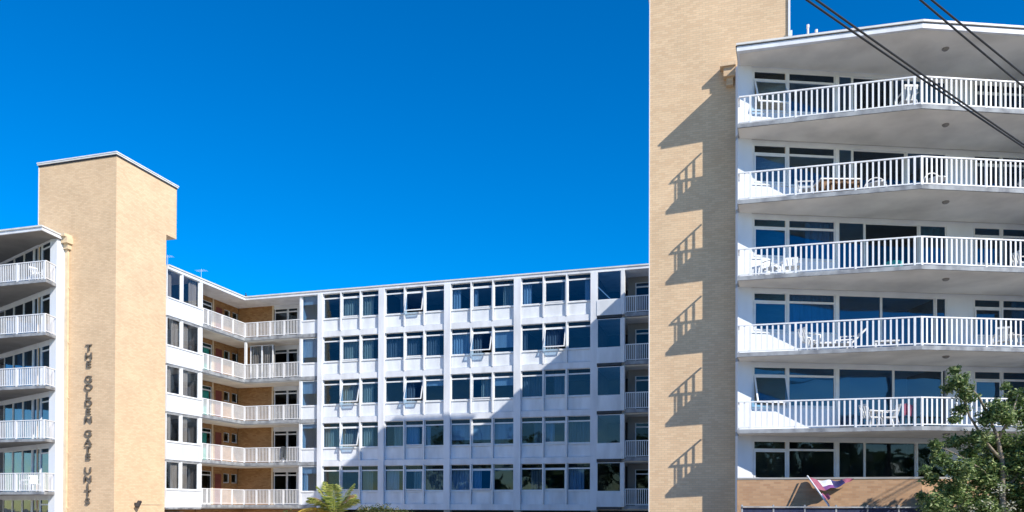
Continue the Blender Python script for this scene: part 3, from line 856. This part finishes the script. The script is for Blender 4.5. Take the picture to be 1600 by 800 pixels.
# patterned sheet on a leaning white pole, reaching out from the top of the brick parapet
fl = thing('beach_sheet', 'purple red and white sheet on a leaning white pole over the low brick parapet', 'sheet', (0, 0, 0), 0)
A_, B_, C_ = AT(1262, 746, 28.45), AT(1294, 788, 27.2), AT(1334, 746, 28.0)
MB().tube([A_ + Vector((-.03, -.05, .06)), B_ + Vector((.02, -.03, -.05))], .028, 8).build('pole', M['plastic'], fl)
def sheetpart(u0, u1, v0, v1):
    mb = MB(); n, m_ = 6, 8; vs = []
    for j in range(m_ + 1):
        for i in range(n + 1):
            u = u0 + (u1 - u0) * i / n; v = v0 + (v1 - v0) * j / m_
            e = A_.lerp(B_, v)
            p = e.lerp(C_.lerp(A_, .0) + Vector((0, 0, -.10 * v)), u) if v < .5 else e.lerp(C_.lerp(B_, .55) + Vector((0, 0, .04)), u * .6)
            p = p + Vector((0, .05 * math.sin(u * 12 + v * 5), -.10 * math.sin(u * math.pi) + .03 * math.sin(u * 17 + v * 3)))
            vs.append(p)
    mb._add(vs, [(j*(n+1)+i, j*(n+1)+i+1, (j+1)*(n+1)+i+1, (j+1)*(n+1)+i) for j in range(m_) for i in range(n)])
    return mb
for u0, u1, v0, v1, mt in ((0, .22, 0, .48, 'pinkcloth'), (.22, .5, 0, .30, 'white'), (.22, .5, .30, .48, 'purple'), (.5, .75, 0, .48, 'teal_dark'), (.75, 1, 0, .48, 'pinkcloth'),
                           (0, .3, .52, .78, 'purple'), (.3, .7, .52, .78, 'pinkcloth'), (0, .25, .78, 1, 'pinkcloth')):
    sheetpart(u0, u1, v0, v1).build('patch', M[mt], fl)

# navy screen fence in front of the parapet, only its top is in view
fe = thing('screen_fence', 'navy cloth fence with thin grey top rail along the foot of the brick parapet', 'fence', (0, 0, 0), 0)
fa, fb = AT(1160, 792, 25.6), AT(1700, 792, 25.6)
MB().bar(fa, fb, .05, .04).build('top_rail', M['slab'], fe)
d = (fb - fa)
nn = 12
for i in range(nn):
    q = fa + d * (i / (nn - 1))
    MB().box(q.x - .025, q.x + .025, q.y + .03, q.y + .08, 0, q.z + .07).build('post', M['slab'], fe)
    if i < nn - 1:
        q2 = fa + d * ((i + 1) / (nn - 1))
        MB().prism([(q.x + .03, q.y + .05), (q2.x - .03, q2.y + .05), (q2.x - .03, q2.y + .075), (q.x + .03, q.y + .075)], .2, q.z - .03).build('panel', M['navy'], fe)

# ================================================================== ROOF THINGS, BIRD, ANTENNAS
def antenna(x, y, h, label):
    t = thing('roof_antenna', label, 'antenna', (KP[0] + x*math.cos(AX) - y*math.sin(AX), KP[1] + x*math.sin(AX) + y*math.cos(AX), 17.2), AX, 'thin antennas on the left roof')
    MB().tube([(0, 0, 0), (0, 0, h)], .009, 6).build('mast', M['frame'], t)
    mb = MB().tube([(-.35, 0, h - .1), (.35, 0, h - .1)], .006, 5)
    for i in range(5): mb.tube([(-.3 + .15*i, -.22, h - .1), (-.3 + .15*i, .22, h - .1)], .005, 5)
    mb.build('aerial', M['frame'], t)
antenna(-.9, -6.4, 1.0, 'thin roof antenna nearest the left brick tower')
antenna(-.6, -3.7, .9, 'thin roof antenna halfway between the left tower and the inner roof corner')
bd = MB(); bd.lathe([(.01, -.10), (.07, -.05), (.09, .0), (.06, .08), (.015, .14)], (0, 0, .12), 10)
br_ = bd.build('bird', M['darkmetal']); br_['label'] = 'small dark bird sitting at the inner corner of the white roof'; br_['category'] = 'bird'
hd = MB(); hd.lathe([(.01, -.04), (.045, 0), (.01, .05)], (0, -.05, .30), 8).bar((0, -.08, .30), (0, -.14, .29), .015, .015); hd.build('head', M['darkmetal'], br_)
br_.location = (KP[0] + .0, KP[1] + .25, 17.22)

# ================================================================== OVERHEAD CABLES
def wpt(px, py, Y): return Vector(((px - 800) / 1250 * Y, Y, 3.2 + (792.8 - py) / 1250 * Y))
def cable(a, b, label, rad=.014):
    # a and b lie on the cable in view; it runs on to a pole at each end with a slight sag
    d = b - a
    u0, u1 = (-6.5 - a.x) / d.x, (20.5 - a.x) / d.x
    pts = []
    for i in range(49):
        u = u0 + (u1 - u0) * i / 48
        p = a + d * u
        p.z += u * (u - 1) * .0012 * d.length_squared
        pts.append(p)
    o = MB().tube(pts, rad, 7).build('power_cable', M['black'], smooth=True)
    o['label'] = label; o['category'] = 'cable'; o['group'] = 'overhead power cables'
    return pts
c1 = cable(wpt(1282, 0, 10.0), wpt(1594, 218, 13.78), 'upper cable of the left pair crossing the white balconies')
c2 = cable(wpt(1267, 0, 10.05), wpt(1592, 221, 13.93), 'lower cable of the left pair crossing the white balconies')
c3 = cable(wpt(1463, 0, 10.6), wpt(1600, 112, 12.34), 'upper cable of the right pair cutting the top right corner')
c4 = cable(wpt(1445, 0, 10.65), wpt(1600, 131, 12.76), 'lower cable of the right pair cutting the top right corner')
def pole(pts, idx, label):
    c = sum((p[idx] for p in pts), Vector()) / len(pts)
    t = thing('utility_pole', label, 'pole', (c.x, c.y, 0), 0, 'timber utility poles')
    top = max(p[idx].z for p in pts) + .6
    MB().tube([(0, 0, 0), (0, 0, top)], [.17, .12], 12).build('shaft', M['pole'], t)
    am = MB()
    for p in pts:
        q = p[idx] - c; am.bar((0, 0, q.z + c.z), (q.x, q.y, q.z + c.z), .09, .09)
    am.build('crossarm', M['pole'], t)
pole([c1, c2, c3, c4], -1, 'timber utility pole off to the right, carrying all four cables')
pole([c1, c2, c3, c4], 0, 'timber utility pole left of the camera, carrying all four cables')

# ================================================================== PLANTS
def leaf_cloud(centers, n, size, mat, name, parent, flat=0.0):
    mb = MB(); vs, fs = [], []
    tot = sum(c[3] ** 2 for c in centers)
    for cx, cy, cz, r in centers:
        m = int(n * r * r / tot)
        for _ in range(m):
            d = Vector((random.gauss(0, 1), random.gauss(0, 1), random.gauss(0, 1))).normalized()
            rr = r * (random.random() ** .45)
            nn_ = noise.noise(Vector((cx, cy, cz)) + d * 1.6)
            rr *= 0.80 + .6 * nn_
            p = Vector((cx, cy, cz)) + Vector((d.x, d.y, d.z * .8)) * rr
            a = Vector((random.gauss(0, 1), random.gauss(0, 1), random.gauss(0, .6))).normalized()
            b = a.cross(Vector((random.gauss(0, 1), random.gauss(0, 1), random.gauss(0, 1)))).normalized()
            s = size * random.uniform(.6, 1.3)
            o = len(vs)
            vs += [p - a * s, p + b * s * .42 - a * s * .1, p + a * s, p - b * s * .42 - a * s * .1]
            fs.append((o, o + 1, o + 2, o + 3))
    mb._add(vs, fs)
    return mb.build(name, M[mat], parent, kind='stuff')

tree = thing('leafy_tree', 'leafy green tree in front of the lower right balconies', 'tree', (14.87, 24.2, 0))
MB().tube([Vector(p) for p in ((0,0,0),(0,0,1.8),(-0.04, 0.0, 3.65),(-0.04, 0.0, 4.62),(-0.2, 0.0, 5.4),(-0.45, 0.0, 5.98))], [.14, .12, .09, .075, .05, .03], 9).build('trunk', M['bark'], tree, smooth=True)
for L_ in [[Vector(p) for p in ((-0.04, 0.0, 3.85),(-0.58, 0.1, 4.34),(-1.26, 0.1, 4.78),(-1.81, 0.1, 5.02))], [Vector(p) for p in ((-0.04, 0.0, 4.62),(-0.54, 0.0, 5.2),(-1.03, 0.0, 5.98),(-1.32, 0.0, 6.85),(-1.47, 0.0, 7.33))], [Vector(p) for p in ((-0.2, 0.0, 5.2),(0.23, 0.0, 5.98),(0.46, 0.0, 6.66))], [Vector(p) for p in ((-0.04, 0.0, 3.65),(0.62, 0.0, 4.43),(1.39, 0.0, 5.2),(1.88, 0.0, 6.17))], [Vector(p) for p in ((-0.04, 0.0, 3.27),(-0.62, 0.2, 3.46),(-1.6, 0.2, 3.66))], [Vector(p) for p in ((-0.04, 0.0, 4.24),(1.2, 0.3, 3.86),(2.38, 0.3, 4.05))], [Vector(p) for p in ((-0.45, 0.0, 5.98),(-0.74, 0.0, 6.56),(-1.09, 0.0, 6.95))]]:
    n_ = len(L_)
    MB().tube(L_, [.05 - .038 * i / (n_ - 1) for i in range(n_)], 7).build('branch', M['bark'], tree, smooth=True)
cl = [(-1.5, -0.26, 6.96, 0.39), (-1.47, 0.04, 7.36, 0.2), (-1.2, -0.13, 6.6, 0.33), (-1.63, 0.1, 6.83, 0.22), (-1.19, 0.13, 6.19, 0.28), (-1.71, -0.43, 5.83, 0.2), (-0.45, -0.49, 6.11, 0.43), (0.64, 0.34, 6.57, 0.43), (-0.67, -0.24, 5.85, 0.33), (-0.09, -0.27, 6.85, 0.17), (0.97, 0.5, 6.04, 0.52), (-0.79, -0.03, 5.32, 0.43), (-1.29, 0.34, 5.23, 0.33), (-2.07, -0.02, 5.09, 0.26), (-1.82, 0.14, 4.67, 0.37), (-1.51, -0.35, 4.32, 0.43), (-2.12, 0.13, 4.09, 0.24), (0.11, 0.37, 5.14, 0.56), (0.48, 0.02, 4.62, 0.61), (-0.44, 0.24, 4.15, 0.61), (-1.42, 0.17, 3.66, 0.52), (-2.32, -0.44, 3.27, 0.41), (0.39, 0.26, 3.76, 0.65), (-0.68, 0.09, 3.17, 0.65), (0.97, -0.2, 5.19, 0.74), (1.17, -0.47, 3.93, 0.82), (1.24, 0.37, 3.07, 0.87), (-2.38, -0.03, 4.33, 0.17), (-0.88, 0.22, 4.87, 0.33), (-0.12, 0.38, 4.55, 0.43), (1.93, 0.21, 6.2, 0.65), (-2.26, 0.42, 3.56, 0.17), (0.07, -0.11, 5.87, 0.33), (2.57, 0.3, 4.84, 0.87), (2.13, -0.06, 3.07, 0.98)]
leaf_cloud([(a, b, c, r * (1.12 if c > 4.6 else 1.35)) for a, b, c, r in cl], 52000, .064, 'leaf', 'crown', tree)
leaf_cloud([(-0.46, -0.6, 3.74, 0.32), (-0.8, -0.6, 3.36, 0.25), (-0.18, -0.6, 3.27, 0.3), (0.11, -0.5, 5.69, 0.2), (-1.28, -0.6, 3.17, 0.22)], 240, .035, 'flower', 'blossom', tree)

def frond(parent, az, el, L_, droop, mat, lw=.30):
    d = Vector((math.cos(az), math.sin(az), 0))
    pts = []
    for i in range(13):
        u = i / 12
        pts.append(Vector((0, 0, 0)) + d * (L_ * u * math.cos(el) * (1 - .12*u)) + Vector((0, 0, L_ * u * math.sin(el) - droop * u * u)))
    side = d.cross(Vector((0, 0, 1)))
    mb = MB(); mb.tube(pts, [.022 - .018 * i / 12 for i in range(13)], 5)
    vs, fs = [], []
    for j in range(56):
        u = .12 + .88 * j / 55
        f = u * 12; i = min(11, int(f)); p = pts[i].lerp(pts[i+1], f - i)
        tan = (pts[i+1] - pts[i]).normalized()
        ln = lw * math.sin(math.pi * (.15 + .8 * u)) ** .7 * random.uniform(.85, 1.1)
        for s_ in (-1, 1):
            tip = p + side * (s_ * ln * .85) + tan * ln * .6 + Vector((0, 0, -ln * random.uniform(.15, .55)))
            o = len(vs)
            vs += [p, p + tan * .02 + (tip - p) * .5 + Vector((0, 0, .015)), tip, p - tan * .012 + (tip - p) * .5]
            fs.append((o, o+1, o+2, o+3))
    mb._add(vs, fs)
    return mb.build('frond', M[mat], parent)
def palm(loc, zc, L_, n, label, seed, yellow=()):
    random.seed(seed)
    t = thing('palm_tree', label, 'palm', loc)
    MB().tube([(0, 0, 0), (.05, 0, zc * .5), (0, 0, zc)], [.16, .12, .13], 10).build('trunk', M['bark'], t, smooth=True)
    h = bpy.data.objects.new('crown', None); COL.objects.link(h); h.parent = t; h.location = (0, 0, zc)
    for az, el in ((185, 66), (150, 74), (205, 50), (35, 62), (-15, 48), (95, 80), (272, 62), (240, 42), (330, 38), (120, 52), (60, 44)):
        frond(h, R(az + random.uniform(-8, 8)), R(el), L_ * random.uniform(.9, 1.1), L_ * random.uniform(.25, .42), 'palm', L_ * .25)
    for az, el, m in yellow:
        frond(h, az, R(el), L_, L_ * .45, m, L_ * .22)
palm((-8.0, 36.0, 0), 2.80, 2.05, 11, 'young green palm with one yellow frond in front of the white wing', 3, ((R(195), 32, 'palm_yellow'), (R(170), 22, 'palm_yellow'), (R(205), 55, 'palm_dry'), (R(20), 62, 'palm_dry')))
random.seed(11)
def hedge(x, y, z, w, label, seed):
    t = thing('garden_shrub', label, 'shrub', (x, y, 0), 0, 'low shrubs along the white wing')
    MB().tube([(0, 0, 0), (.1, 0, z * .6)], [.06, .03], 6).build('stem', M['bark'], t)
    leaf_cloud([(i * .35 - w / 2, random.uniform(-.1, .1), z - .45 + random.uniform(-.12, .1), .45) for i in range(int(w / .35) + 1)], int(1300 * w), .05, 'hedge', 'foliage', t)
hedge(-6.5, 38.0, 3.42, 1.2, 'olive green shrub right of the young palm', 1)
hedge(-5.2, 38.4, 3.27, .9, 'low olive shrub, second to the right of the palm', 2)
hedge(-9.9, 37.0, 3.15, .9, 'small shrub just left of the young palm', 4)
# unseen trees added behind the camera so the low windows mirror dark
random.seed(5)
wood = leaf_cloud([(-70 + i * 7 + random.uniform(-2, 2), -42 + random.uniform(-4, 4), random.uniform(5, 14), random.uniform(6, 9)) for i in range(21)], 14000, .9, 'leaf', 'reflection_wood', None)
wood['label'] = 'added dark trees behind the camera for the low windows to mirror'; wood['category'] = 'trees'
bpy.context.view_layer.update()
